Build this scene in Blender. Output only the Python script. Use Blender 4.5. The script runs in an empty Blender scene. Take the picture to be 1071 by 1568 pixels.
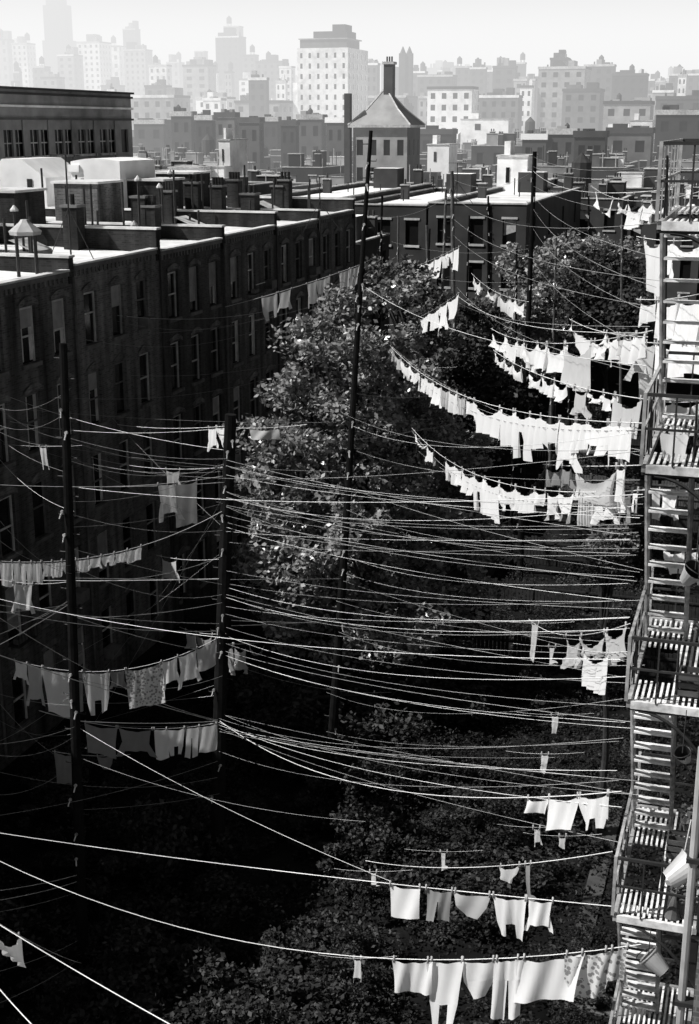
import bpy, math, random
import numpy as np
from mathutils import Vector
random.seed(11); rng=np.random.default_rng(7)
R=random.uniform
scene=bpy.context.scene
H=20.5; PITCH=math.radians(16.3); YAW=math.radians(17.5); F=2027.0
SP,CP=math.sin(PITCH),math.cos(PITCH)
def loc(a,b,r):
    """survey helper: sight-line reading (a,b) + horizontal range r (m) -> world position"""
    u=a-535.5; v=784-b
    hz=F*CP+v*SP; up=-F*SP+v*CP; n=math.hypot(hz,u)
    az=math.atan2(u,hz)-YAW
    return Vector((math.sin(az)*r, math.cos(az)*r, H+up/n*r))
def read(p):
    d=p-Vector((0,0,H))
    rt=Vector((math.cos(YAW),math.sin(YAW),0)); fh=Vector((-math.sin(YAW),math.cos(YAW),0))
    fw=fh*CP-Vector((0,0,SP)); up=fh*SP+Vector((0,0,CP))
    z=d.dot(fw); return 535.5+F*d.dot(rt)/z, 784-F*d.dot(up)/z
# ------------------------------------------------------------ materials
def nd(nt,t,**k):
    n=nt.nodes.new(t)
    for a,b in k.items(): setattr(n,a,b)
    return n
def mth(nt,op,a,b=None,clamp=False):
    n=nt.nodes.new('ShaderNodeMath'); n.operation=op; n.use_clamp=clamp
    for i,x in enumerate((a,b)):
        if x is None: continue
        if isinstance(x,(int,float)): n.inputs[i].default_value=x
        else: nt.links.new(x,n.inputs[i])
    return n.outputs[0]
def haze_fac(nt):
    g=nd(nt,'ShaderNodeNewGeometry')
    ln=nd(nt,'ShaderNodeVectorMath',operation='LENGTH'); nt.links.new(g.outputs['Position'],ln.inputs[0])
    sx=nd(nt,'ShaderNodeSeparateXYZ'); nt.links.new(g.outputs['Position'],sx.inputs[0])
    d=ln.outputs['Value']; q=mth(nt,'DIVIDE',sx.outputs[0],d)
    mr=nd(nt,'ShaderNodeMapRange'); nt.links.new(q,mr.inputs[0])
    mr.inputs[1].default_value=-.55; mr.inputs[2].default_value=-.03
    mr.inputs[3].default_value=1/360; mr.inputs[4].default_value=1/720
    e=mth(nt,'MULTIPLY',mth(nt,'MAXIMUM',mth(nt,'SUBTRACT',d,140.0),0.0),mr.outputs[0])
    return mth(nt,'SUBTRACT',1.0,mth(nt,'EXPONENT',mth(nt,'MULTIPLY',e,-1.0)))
def mat(name,base,rough=.85,var=.35,scale=3.,spec=.2,brick=False,haze=False,transl=0,metal=0,bump=0,pattern=None,plain=False):
    m=bpy.data.materials.new(name); m.use_nodes=True; nt=m.node_tree; nt.nodes.clear()
    out=nd(nt,'ShaderNodeOutputMaterial'); tc=nd(nt,'ShaderNodeTexCoord'); V=tc.outputs['Object']
    if plain:
        g=nd(nt,'ShaderNodeNewGeometry'); f=mth(nt,'ADD',mth(nt,'MULTIPLY',g.outputs['Random Per Island'],1.5),.25)
    else:
        n1=nd(nt,'ShaderNodeTexNoise'); n1.inputs['Scale'].default_value=scale; n1.inputs['Detail'].default_value=4; nt.links.new(V,n1.inputs[0])
        n2=nd(nt,'ShaderNodeTexNoise'); n2.inputs['Scale'].default_value=scale*.13; n2.inputs['Detail'].default_value=1; nt.links.new(V,n2.inputs[0])
        s=mth(nt,'SUBTRACT',mth(nt,'ADD',n1.outputs[0],n2.outputs[0]),1.0)
        f=mth(nt,'ADD',mth(nt,'MULTIPLY',s,var*2.4),1.0)
    if brick:
        sx=nd(nt,'ShaderNodeSeparateXYZ'); nt.links.new(V,sx.inputs[0])
        cb=nd(nt,'ShaderNodeCombineXYZ'); nt.links.new(mth(nt,'ADD',sx.outputs[0],sx.outputs[1]),cb.inputs[0]); nt.links.new(sx.outputs[2],cb.inputs[1])
        br=nd(nt,'ShaderNodeTexBrick'); nt.links.new(cb.outputs[0],br.inputs[0])
        br.inputs['Scale'].default_value=1; br.inputs['Brick Width'].default_value=.22; br.inputs['Row Height'].default_value=.075; br.inputs['Mortar Size'].default_value=.010
        br.inputs['Color1'].default_value=(1.3,)*3+(1,); br.inputs['Color2'].default_value=(.65,)*3+(1,); br.inputs['Mortar'].default_value=(1.3,)*3+(1,)
        bw=nd(nt,'ShaderNodeRGBToBW'); nt.links.new(br.outputs[0],bw.inputs[0]); f=mth(nt,'MULTIPLY',f,bw.outputs[0])
        mp=nd(nt,'ShaderNodeMapping'); mp.inputs['Scale'].default_value=(1.3,1.3,.12); nt.links.new(V,mp.inputs[0])
        n3=nd(nt,'ShaderNodeTexNoise'); n3.inputs['Scale'].default_value=1.5; n3.inputs['Detail'].default_value=4; nt.links.new(mp.outputs[0],n3.inputs[0])
        f=mth(nt,'MULTIPLY',f,mth(nt,'ADD',mth(nt,'MULTIPLY',n3.outputs[0],3.0),-.55))
    if pattern=='spots':
        vo=nd(nt,'ShaderNodeTexVoronoi'); vo.inputs['Scale'].default_value=14; nt.links.new(V,vo.inputs[0])
        f=mth(nt,'MULTIPLY',f,mth(nt,'ADD',mth(nt,'MULTIPLY',mth(nt,'GREATER_THAN',vo.outputs['Distance'],.42),.6),.4))
    if pattern=='stripe':
        w=nd(nt,'ShaderNodeTexWave'); w.inputs['Scale'].default_value=6; w.inputs['Distortion'].default_value=1; nt.links.new(V,w.inputs[0])
        f=mth(nt,'MULTIPLY',f,mth(nt,'ADD',mth(nt,'MULTIPLY',w.outputs['Fac'],.6),.4))
    c=mth(nt,'MULTIPLY',mth(nt,'MAXIMUM',f,.12),base,True)
    b=nd(nt,'ShaderNodeBsdfPrincipled'); nt.links.new(c,b.inputs['Base Color']); b.inputs['Roughness'].default_value=rough
    b.inputs['Specular IOR Level'].default_value=spec; b.inputs['Metallic'].default_value=metal
    if bump:
        bp=nd(nt,'ShaderNodeBump'); bp.inputs['Strength'].default_value=bump; bp.inputs['Distance'].default_value=.05; nt.links.new(n1.outputs[0],bp.inputs['Height']); nt.links.new(bp.outputs[0],b.inputs['Normal'])
    sh=b.outputs[0]
    if transl:
        t=nd(nt,'ShaderNodeBsdfTranslucent'); nt.links.new(c,t.inputs[0]); mx=nd(nt,'ShaderNodeMixShader'); mx.inputs[0].default_value=transl
        nt.links.new(sh,mx.inputs[1]); nt.links.new(t.outputs[0],mx.inputs[2]); sh=mx.outputs[0]
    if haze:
        e=nd(nt,'ShaderNodeEmission'); e.inputs[0].default_value=(.89,.89,.89,1); mx=nd(nt,'ShaderNodeMixShader')  # aerial haze painted as a pale glow, mixed in by world distance
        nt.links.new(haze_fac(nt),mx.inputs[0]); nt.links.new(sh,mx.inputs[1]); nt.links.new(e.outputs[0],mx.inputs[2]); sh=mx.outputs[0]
    nt.links.new(sh,out.inputs[0]); return m
M={}
M['brick']=mat('dark_brick',.08,brick=True,var=.35,scale=1.2)
M['brick2']=mat('sooty_brick',.055,brick=True,var=.35,scale=1.2)
M['brick3']=mat('worn_brick',.12,brick=True,var=.35,scale=1.2)
M['party']=mat('shaded_party_wall',.025,brick=True,var=.4,scale=1.2)  # very dark tone paints in the shade on the party walls' near sides
M['stone']=mat('lintel_stone',.14,var=.5,scale=4)
M['coping']=mat('coping_stone',.65,var=.4,scale=2)
M['roof']=mat('silver_roof',.8,var=.45,scale=1.1,rough=.55)
M['roofd']=mat('tar_roof',.12,var=.5,scale=.9)
M['white']=mat('white_stucco',.85,var=.25,scale=.9)
M['glass']=mat('window_glass',.01,rough=.12,spec=.5,var=.1)
M['frame']=mat('window_frame',.5,var=.5)
M['shade']=mat('window_shade',.3,var=.5,scale=2)
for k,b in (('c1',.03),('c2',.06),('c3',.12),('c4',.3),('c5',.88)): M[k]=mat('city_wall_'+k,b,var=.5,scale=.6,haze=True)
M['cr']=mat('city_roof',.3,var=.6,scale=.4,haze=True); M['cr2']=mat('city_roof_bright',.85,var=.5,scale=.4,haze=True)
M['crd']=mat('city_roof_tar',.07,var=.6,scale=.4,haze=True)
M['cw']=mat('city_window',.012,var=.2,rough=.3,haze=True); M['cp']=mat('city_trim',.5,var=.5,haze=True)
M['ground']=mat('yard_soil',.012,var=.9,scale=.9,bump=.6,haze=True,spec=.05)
M['concrete']=mat('concrete',.07,var=.6,scale=2)
M['wood']=mat('weathered_wood',.03,var=.5,scale=6)
M['pole']=mat('pole_wood',.012,var=.5,scale=6,rough=.95,spec=.03)
M['poleL']=mat('pole_wood_light',.1,var=.5,scale=6)
M['bark']=mat('bark',.04,var=.5,scale=8)
M['leaf']=mat('leaf',.25,rough=.32,spec=.65,transl=.22,plain=True)
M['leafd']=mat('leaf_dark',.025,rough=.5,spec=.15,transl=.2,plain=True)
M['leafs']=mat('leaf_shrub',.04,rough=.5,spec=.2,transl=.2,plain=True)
M['leafm']=mat('leaf_mid',.10,rough=.45,spec=.35,transl=.2,plain=True)
M['rope']=mat('rope',.75,var=.4,scale=1.5)
M['roped']=mat('rope_grey',.38,var=.5,scale=1)
M['steel']=mat('painted_steel',.36,rough=.5,var=.8,scale=8,spec=.4)
M['tread']=mat('sunlit_tread',.8,rough=.5,var=.7,scale=8,spec=.4)  # lighter copy of the steel: sunlight on treads and slats put into the colour
M['steeld']=mat('rusty_steel',.04,rough=.6,var=.4,scale=8)
M['zinc']=mat('zinc',.5,rough=.4,var=.4,metal=.2)
M['w']=mat('cloth_white',.94,var=.04,scale=4,transl=.24)
M['l']=mat('cloth_light',.62,var=.1,scale=4,transl=.25)
M['g']=mat('cloth_grey',.3,var=.15,scale=4,transl=.2)
M['d']=mat('cloth_dark',.1,var=.2,scale=4,transl=.2)
M['p']=mat('cloth_print',.78,var=.15,scale=4,transl=.25,pattern='spots')
M['s']=mat('cloth_stripe',.8,var=.15,scale=4,transl=.25,pattern='stripe')
# ------------------------------------------------------------ mesh builder
class MB:
    def __init__(s): s.v=[]; s.f=[]; s.m=[]; s.keys=[]
    def mi(s,k):
        if k not in s.keys: s.keys.append(k)
        return s.keys.index(k)
    def poly(s,pts,k):
        i=len(s.v); s.v.extend([tuple(p) for p in pts]); s.f.append(tuple(range(i,i+len(pts)))); s.m.append(s.mi(k))
    def box(s,x0,y0,z0,x1,y1,z1,k,top=None):
        i=len(s.v)
        s.v+= [(x0,y0,z0),(x1,y0,z0),(x1,y1,z0),(x0,y1,z0),(x0,y0,z1),(x1,y0,z1),(x1,y1,z1),(x0,y1,z1)]
        a=s.mi(k); t=s.mi(top or k)
        for q,mm in (((0,3,2,1),a),((4,5,6,7),t),((0,1,5,4),a),((1,2,6,5),a),((2,3,7,6),a),((3,0,4,7),a)):
            s.f.append(tuple(i+j for j in q)); s.m.append(mm)
    def tube(s,pts,rs,k,n=6,caps=True):
        i=len(s.v); a=s.mi(k); N=len(pts)
        for j,p in enumerate(pts):
            p=Vector(p); d=(Vector(pts[min(j+1,N-1)])-Vector(pts[max(j-1,0)])).normalized()
            e=d.cross(Vector((0,0,1)) if abs(d.z)<.9 else Vector((1,0,0))).normalized(); g=d.cross(e)
            r=rs[j] if isinstance(rs,(list,tuple)) else rs
            for q in range(n):
                t=2*math.pi*q/n; s.v.append(tuple(p+e*math.cos(t)*r+g*math.sin(t)*r))
        for j in range(N-1):
            for q in range(n):
                q2=(q+1)%n; s.f.append((i+j*n+q,i+j*n+q2,i+(j+1)*n+q2,i+(j+1)*n+q)); s.m.append(a)
        if caps:
            s.f.append(tuple(i+q for q in range(n))); s.m.append(a); s.f.append(tuple(i+(N-1)*n+q for q in range(n))); s.m.append(a)
    def facade(s,p,du,W,z0,z1,cols,rows,k,detail=0,glass='glass',rec=.16,arch=False):
        p=Vector((p[0],p[1],0)); du=Vector(du); up=Vector((0,0,1)); nn=du.cross(up)
        P=lambda u,z,o=0: p+du*u+up*z+nn*o
        q=lambda u0,u1,a,b,kk,o=0: s.poly([P(u0,a,o),P(u1,a,o),P(u1,b,o),P(u0,b,o)],kk)
        def bx(u0,u1,a,b,o0,o1,kk):
            A=[P(u0,a,o0),P(u1,b,o1)]
            s.box(min(A[0].x,A[1].x),min(A[0].y,A[1].y),a,max(A[0].x,A[1].x),max(A[0].y,A[1].y),b,kk)
        zz=z0
        for (a,b) in rows:
            q(0,W,zz,a,k); uu=0
            for (c,d) in cols:
                q(uu,c,a,b,k); uu=d
                q(c,d,a,b,glass,-rec)
                s.poly([P(c,a),P(c,b),P(c,b,-rec),P(c,a,-rec)],k); s.poly([P(d,a),P(d,b),P(d,b,-rec),P(d,a,-rec)],k)
                s.poly([P(c,a),P(d,a),P(d,a,-rec),P(c,a,-rec)],k); s.poly([P(c,b),P(d,b),P(d,b,-rec),P(c,b,-rec)],k)
                if detail:
                    m=(a+b)/2+R(-.2,.2); t=.06; fk=random.choice(['frame','frame','stone','shade'])
                    if R(0,1)<.3: q(c+t,d-t,random.choice([m,m,a+.4,b-.7]),b-.1,'shade',-rec+.012)
                    if R(0,1)<.2: q(c+t,c+t+.25,a+.06,b-.1,'frame',-rec+.010); q(d-t-.2,d-t,a+.06,b-.1,'frame',-rec+.010)
                    bx(c+.003,c+t,a+.003,b-.003,-rec+.003,-rec+.06,fk); bx(d-t,d-.003,a+.003,b-.003,-rec+.003,-rec+.06,fk)
                    bx(c+t,d-t,m-.03,m+.03,-rec+.014,-rec+.05,fk); bx(c+t,d-t,b-.09,b-.004,-rec+.014,-rec+.05,fk)
                    bx(c-.1,d+.1,a-.13,a,.002,.1,'stone')
                    if R(0,1)<.09:
                        bx(c-.1,d+.1,a+.002,a+.03,.004,.45,'steeld'); bx(c-.1,d+.1,a+.45,a+.48,.42,.45,'frame')
                        for j in range(7): u=c-.1+(d-c+.2)*j/6; bx(u-.01,u+.01,a+.03,a+.45,.43,.45,'steeld')
                        bx(c+.1,d-.3,a+.04,a+.22,.1,.32,'stone')
                    if R(0,1)<.04: bx(c+.15,d-.15,a+.01,a+.4,-.1,.35,'stone')
                    if arch:
                        mid=(c+d)/2; hw=(d-c)/2+.13; n=7
                        lo=[P(mid-hw+2*hw*j/n, b+.12*math.sin(math.pi*j/n),.07) for j in range(n+1)]
                        hi=[P(mid-hw+2*hw*j/n, b+.14+.2*math.sin(math.pi*j/n),.07) for j in range(n+1)]
                        for j in range(n):
                            s.poly([lo[j],lo[j+1],hi[j+1],hi[j]],'brick3')
                            s.poly([hi[j],hi[j+1],hi[j+1]-nn*.069,hi[j]-nn*.069],'stone')
            q(uu,W,a,b,k); zz=b
        q(0,W,zz,z1,k)
    def build(s,name,parent=None,smooth=False):
        me=bpy.data.meshes.new(name); me.from_pydata(s.v,[],s.f)
        for k in s.keys: me.materials.append(M[k])
        me.polygons.foreach_set('material_index',s.m)
        if smooth: me.polygons.foreach_set('use_smooth',[True]*len(s.f))
        me.update(); o=bpy.data.objects.new(name,me); scene.collection.objects.link(o)
        if parent: o.parent=parent
        return o
def empty(name):
    o=bpy.data.objects.new(name,None); o.empty_display_size=.2; scene.collection.objects.link(o); return o
# ------------------------------------------------------------ generic house
def spread(W,n,w): 
    g=W/n; return [(g*(i+.5)-w/2,g*(i+.5)+w/2) for i in range(n)]
def chimney(mb,x,y,z,h,w,k,cap='coping',pots=0):
    mb.box(x-w/2,y-w/2,z,x+w/2,y+w/2,z+h,k); mb.box(x-w/2-.06,y-w/2-.06,z+h,x+w/2+.06,y+w/2+.06,z+h+.1,cap)
    for i in range(pots): mb.tube([(x-w/2+w*(i+.5)/pots,y,z+h+.1),(x-w/2+w*(i+.5)/pots,y,z+h+.5)],.09,k,8)
def tank(mb,x,y,z,t,k='c2'):
    for s1 in(-1,1):
        for s2 in(-1,1): mb.tube([(x+s1*t*.6,y+s2*t*.6,z),(x+s1*t*.6,y+s2*t*.6,z+t*1.5)],t*.08,'c1',4)
    mb.tube([(x,y,z+t*1.5),(x,y,z+t*3.4),(x,y,z+t*4.3)],[t,t*.95,.05],k,10)
def house(name,x0,x1,y0,y1,h,k='brick',city=False,roof=None,detail=0,nx=3,ny=3,clutter=2,fh=3.05):
    mb=MB(); rf=roof or ('cr' if city else 'roof'); cop='cp' if city else 'coping'; gl='cw' if city else 'glass'
    rows=[]; z=h-.85-1.9
    while z>.5: rows.append((z,z+1.75)); z-=fh
    rows=rows[::-1]
    if city: rows=rows[-3:]
    mb.facade((x1,y0),(0,1,0),y1-y0,0,h,spread(y1-y0,ny,.95),rows,k,detail,gl,arch=detail>0)
    mb.facade((x0,y0),(1,0,0),x1-x0,0,h,spread(x1-x0,nx,.95),rows,k,0,gl)
    for a,b in rows:
        for c,d in spread(x1-x0,nx,.95):
            mb.box(x0+c-.1,y0-.08,a-.15,x0+d+.1,y0-.002,a,'cp'); mb.box(x0+c-.1,y0-.05,b,x0+d+.1,y0-.002,b+.15,random.choice(['cp','c2']))
            if R(0,1)<.5: mb.poly([(x0+c+.05,y0+.14,R(a+.3,b-.4)),(x0+d-.05,y0+.14,a+.9),(x0+d-.05,y0+.14,b-.05),(x0+c+.05,y0+.14,b-.05)],'cp')
    mb.poly([(x0,y0,0),(x0,y1,0),(x0,y1,h),(x0,y0,h)],k); mb.poly([(x0,y1,0),(x1,y1,0),(x1,y1,h),(x0,y1,h)],k)
    t=.25; zr=h-.3
    mb.poly([(x0+t,y0+t,zr),(x1-t,y0+t,zr),(x1-t,y1-t,zr),(x0+t,y1-t,zr)],rf)
    mb.box(x0+t,y0+t,zr-.5,x0+t+.01,y1-t,h,k)
    for (a,b,c,d) in ((x0-.04,y0-.06,x1+.06,y0+t),(x0-.04,y1-t,x1+.06,y1+.04),(x0-.04,y0+t+.002,x0+t,y1-t-.002),(x1-t,y0+t+.002,x1+.06,y1-t-.002)):
        mb.box(a,b,h,c,d,h+.1,cop)
    mb.poly([(x0+t,y0+t,zr),(x1-t,y0+t,zr),(x1-t,y0+t,h),(x0+t,y0+t,h)],k); mb.poly([(x0+t,y1-t,zr),(x1-t,y1-t,zr),(x1-t,y1-t,h),(x0+t,y1-t,h)],k)
    mb.poly([(x1-t,y0+t,zr),(x1-t,y1-t,zr),(x1-t,y1-t,h),(x1-t,y0+t,h)],k)
    if clutter==1:
        chimney(mb,x1-1,y1-1,zr,1.5,.7,k,cop,2); chimney(mb,x0+1,(y0+y1)/2,zr,1.1,.6,k,cop,1)
        for _ in range(4): a,b=R(x0+.5,x1-.5),R(y0+2,y1-.5); mb.tube([(a,b,zr),(a,b,zr+R(.6,1.4))],.05,'c1',5)
        mb.box(x0+2,y1-3.5,zr,x0+4.2,y1-1.2,zr+1.7,'c2','cr2')
    if clutter==2:
        for _ in range(random.randint(1,3)):
            w=R(1.2,2.8); a=R(x0+.5,x1-w-.5); b=R(y0+.5,max(y0+.6,y1-w-.5)); hh=R(.8,2.2)
            mb.box(a,b,zr,a+w,b+w*.9,zr+hh,random.choice([k,'c1','c3','c4','c5']),random.choice([rf,'cr2'])); mb.box(a-.08,b-.08,zr+hh,a+w+.08,b+w*.9+.08,zr+hh+.08,'cp')
        for _ in range(random.randint(2,5)):
            chimney(mb,R(x0+.6,x1-.6),random.choice([y0+.5,y1-.6,R(y0+1,y1-1)]),zr,R(.8,2.4),R(.4,.9),random.choice([k,'c1','c3']),cop,random.randint(0,3))
        for _ in range(random.randint(2,6)):
            a,b=R(x0+.5,x1-.5),R(y0+.5,y1-.5); mb.tube([(a,b,zr),(a,b,zr+R(.8,2.8))],.05,random.choice(['c1','cp']),5)
        if R(0,1)<.08: tank(mb,R(x0+2,x1-2),(y0+y1)/2,zr,1.0)
    return mb.build(name)
# ------------------------------------------------------------ left terrace
WX=-22.9; RZ=15.85
ys=[-10,-3.4,3,9.4,15.7,22.0,28.3,34.7,41,47.9,54.4,60.9,67.3,73.5]  # first houses stand out of view, added to shade the near yard
for i in range(len(ys)-1):
    y0,y1=ys[i],ys[i+1]; x0=WX-13; mb=MB(); j0=(i-5)%8; k=['brick','brick2','brick','brick3','brick2','brick','brick2','brick'][j0]
    h=RZ-[0,0,.15,0,.1,0,.12,0][j0]; rows=[(1.0+3.02*j,2.95+3.02*j) for j in range(5)]; rows[-1]=(13.0,14.85)
    L=y1-y0
    mb.facade((WX,y0+.01),(0,1,0),L-.02,0,h,[(.65,1.6),(2.7,3.65),(4.75,5.7)],rows,k,1,arch=True)
    mb.box(x0,y0+.01,0,x0+.2,y1-.01,h,k); mb.box(x0+.2,y0+.01,0,WX-.3,y0+.2,h-.6,k); mb.box(x0+.2,y1-.2,0,WX-.3,y1-.01,h-.6,k)
    zr=h-.12
    mb.poly([(x0+.2,y0+.02,zr+.35),(WX-.25,y0+.02,zr),(WX-.25,y1-.02,zr),(x0+.2,y1-.02,zr+.35)],'roof')
    mb.box(WX-.25,y0+.02,h,WX+.1,y1-.36,h+.07,'coping'); mb.box(WX+.002,y0+.02,h-.16,WX+.06,y1-.36,h-.005,'stone')
    for j in range(int(L/.3)-1): mb.box(WX+.002,y0+.1+j*.3,h-.34,WX+.05,y0+.22+j*.3,h-.165,'stone')
    mb.poly([(WX-.25,y0,zr),(WX-.25,y1,zr),(WX-.25,y1,h),(WX-.25,y0,h)],k)
    ph=[.5,.6,.45,.75,.5,.6,.45,.6][j0]
    mb.box(x0,y1-.34,zr-.3,WX+.04,y1+.0,h+ph,'party'); mb.box(x0-.03,y1-.38,h+ph,WX+.09,y1+.04,h+ph+.08,'coping')
    mb.tube([(WX+.09,y1-.15,0.2),(WX+.09,y1-.15,h-.2)],.05,'poleL' if j0 in(1,2,4) else 'steeld',6)
    bx=WX-R(5.5,8); mb.box(bx-2.2,y0+1.0,zr,bx,y0+3.4,zr+2.2,random.choice(['party','brick3']),'roof'); mb.box(bx-2.3,y0+.9,zr+2.2,bx+.1,y0+3.5,zr+2.3,'coping')
    for c in range(4):
        cx=WX-R(3,11); chimney(mb,cx,y1-.8,zr,R(1.2,1.9),R(.55,.9),'party','stone',random.randint(1,4))
    for c in range(11):
        a,b=WX-R(1.5,11),R(y0+.6,y1-1); hh=R(.7,2.8); mb.tube([(a,b,zr),(a,b,zr+hh)],.05,'steeld',6)
        if R(0,1)<.12: mb.tube([(a,b,zr+hh),(a,b,zr+hh+.06),(a,b,zr+hh+.22)],[.16,.16,.03],'zinc',8)
    a=WX-R(2,4); b=y0+2.5; mb.poly([(a-1,b,zr+.7),(a,b,zr+.3),(a,b+1.4,zr+.3),(a-1,b+1.4,zr+.7)],'frame'); mb.box(a-1,b,zr,a,b+1.4,zr+.29,'stone')
    mb.build('brick_rowhouse')
def aerial(x,y,z,h):
    mb=MB(); mb.tube([(x,y,z),(x,y,z+h)],.03,'steeld',5)
    for a in (0,2.1,4.2): mb.tube([(x,y,z+h*.55),(x+math.cos(a)*1.1,y+math.sin(a)*1.1,z)],.018,'steeld',4)
    mb.tube([(x-.6,y,z+h),(x+.6,y,z+h)],.014,'steeld',4)
    for t in(-.5,-.2,.1,.4): mb.tube([(x+t,y-.45+abs(t)*.3,z+h),(x+t,y+.45-abs(t)*.3,z+h)],.012,'steeld',4)
    mb.build('television_aerial')
for a,b,r in ((108,372,49),(490,320,66),(700,290,90)):
    p=loc(a,b,r); aerial(p.x,p.y,15.5,4.0 if r<60 else 2.6)
mb=MB(); p=loc(40,372,46); 
for dx in(-.35,.35): mb.tube([(p.x+dx,p.y,15.5),(p.x+dx,p.y,17.1)],.06,'steeld',6)
mb.tube([(p.x,p.y,17.0),(p.x,p.y,17.12),(p.x,p.y,17.4),(p.x,p.y,17.5)],[.5,.54,.2,.12],'zinc',6); mb.build('roof_ventilator')
def stucco(a0,a1,bt,bb,r,peak):
    p=loc(a0,bt,r); q=loc(a1,bt,r); zb=loc((a0+a1)/2,bb,r).z; mb=MB(); w=q.x-p.x; d=4
    x0,x1,y0=p.x,q.x,min(p.y,q.y); zt=p.z
    pts=[(x0,zb-4),(x1,zb-4),(x1,zt-peak),(x0+w*.75,zt-peak*.35),(x0+w*.62,zt),(x0+w*.3,zt),(x0+w*.15,zt-peak*.6),(x0,zt-peak*1.3)]
    mb.poly([(a,y0,c) for a,c in pts],'white'); mb.poly([(a,y0+d,c) for a,c in pts],'white')
    for i in range(len(pts)):
        a,b=pts[i],pts[(i+1)%len(pts)]; mb.poly([(a[0],y0,a[1]),(b[0],y0,b[1]),(b[0],y0+d,b[1]),(a[0],y0+d,a[1])],'white')
    mb.box(x0+w*.7,y0-.05,zb-.5,x0+w*.78,y0-.002,zb+.9,'glass'); mb.box(x0-.1,y0-.12,zt-peak*1.3-.5,x0+.5,y0-.01,zt-peak-.2,'white')
    mb.build('white_stucco_penthouse')
stucco(-25,100,243,300,72,.9); stucco(108,203,243,306,70,.1)
# tall brick building upper left
mb=MB(); bx=-60; y0,y1,h=84,120.5,23.3
mb.facade((bx,y0),(0,1,0),y1-y0,0,h,[(1.2+4.1*j+q,2.6+4.1*j+q) for j in range(8) for q in(0,1.75)]+[(34.2,35.6)] ,[(14.2,16.4),(18.0,20.1)],'c4',0,'cw',.2)
for j in range(8):
    for q in (0,1.75):
        for (a,b) in ((14.2,16.4),(18.0,20.1)):
            yy=y0+1.2+4.1*j+q; mb.box(bx-.17,yy,(a+b)/2-.05,bx-.12,yy+1.4,(a+b)/2+.05,'cp'); mb.box(bx-.17,yy+.66,a,bx-.13,yy+.74,b,'cp'); mb.box(bx+.002,yy-.1,a-.2,bx+.12,yy+1.5,a,'cp')
mb.facade((bx-16,y0),(1,0,0),16,0,h,spread(16,5,1.3),[(14.2,16.4),(18.0,20.1)],'c3',0,'cw',.2)
mb.box(bx-16,y0+.01,0,bx-.4,y1,h-.1,'c3','crd')
for z,kk in ((20.9,'c3'),(21.9,'c5'),(22.9,'c2')): mb.box(bx+.002,y0,z,bx+.25,y1,z+.18,kk)
mb.box(bx-16,y0-.1,h,bx+.35,y1+.1,h+.18,'c2')
for j in range(9): mb.box(bx+.002,y0+.1+4.1*j-.15,17.2,bx+.12,y0+.1+4.1*j+.15,20.895,'c4')
mb.build('brick_warehouse')
# ------------------------------------------------------------ cross-street houses closing the yard
x=-36.5
for w,hh,k in ((6.5,15.4,'c2'),(6.2,15.0,'c2'),(7.0,15.2,'c2')):
    house('brick_tenement',x,x+w,93+R(0,.6),120,hh,k,True,roof='cr2',nx=3,ny=4,clutter=1); x+=w+.15
house('brick_tenement',-31,-25.5,80,90,13.2,'c2',True,roof='cr2',nx=3,ny=4,clutter=1)
def block(x0,x1,y0,y1,wmin=6,wmax=9,hb=14.5,hv=1.6,along='y'):
    a=y0 if along=='y' else x0; e=y1 if along=='y' else x1
    while a<e-3:
        w=R(wmin,wmax); h=hb+R(-hv,hv)+(R(1,3) if (R(0,1)<.06 and y0>180) else 0)
        k=random.choice(['c1','c1','c2','c2','c3','c4']) if y0>150 or along=='y' else random.choice(['c1','c2'])
        yo=R(-2,2) if along=='x' else 0
        X=(x0,x1,a,a+w-.1) if along=='y' else (a,a+w-.1,y0+yo,y1+yo)
        b=math.degrees(math.atan2((X[0]+X[1])/2,(X[2]+X[3])/2))
        if -38<b<3: house('brick_building',*X,h,k,True,roof=random.choice(['cr','cr','cr2','cr2','crd']),nx=max(2,int((X[1]-X[0])/2.3)),ny=max(2,int((X[3]-X[2])/2.3)))
        a+=w
block(-66,-54,50,80); block(-96,-84,90,120)
block(-56,-44,88,126,hb=14.8); block(-88,-76,125,210)
for yy in (126,145,163,184,206,230,254,280,310,342,378,420):
    block(-min(yy*.72,260),6,yy,yy+R(8,12),5,9,hb=12.6 if yy<150 else 13.8 if yy<240 else 15,hv=2.0,along='x')
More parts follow.
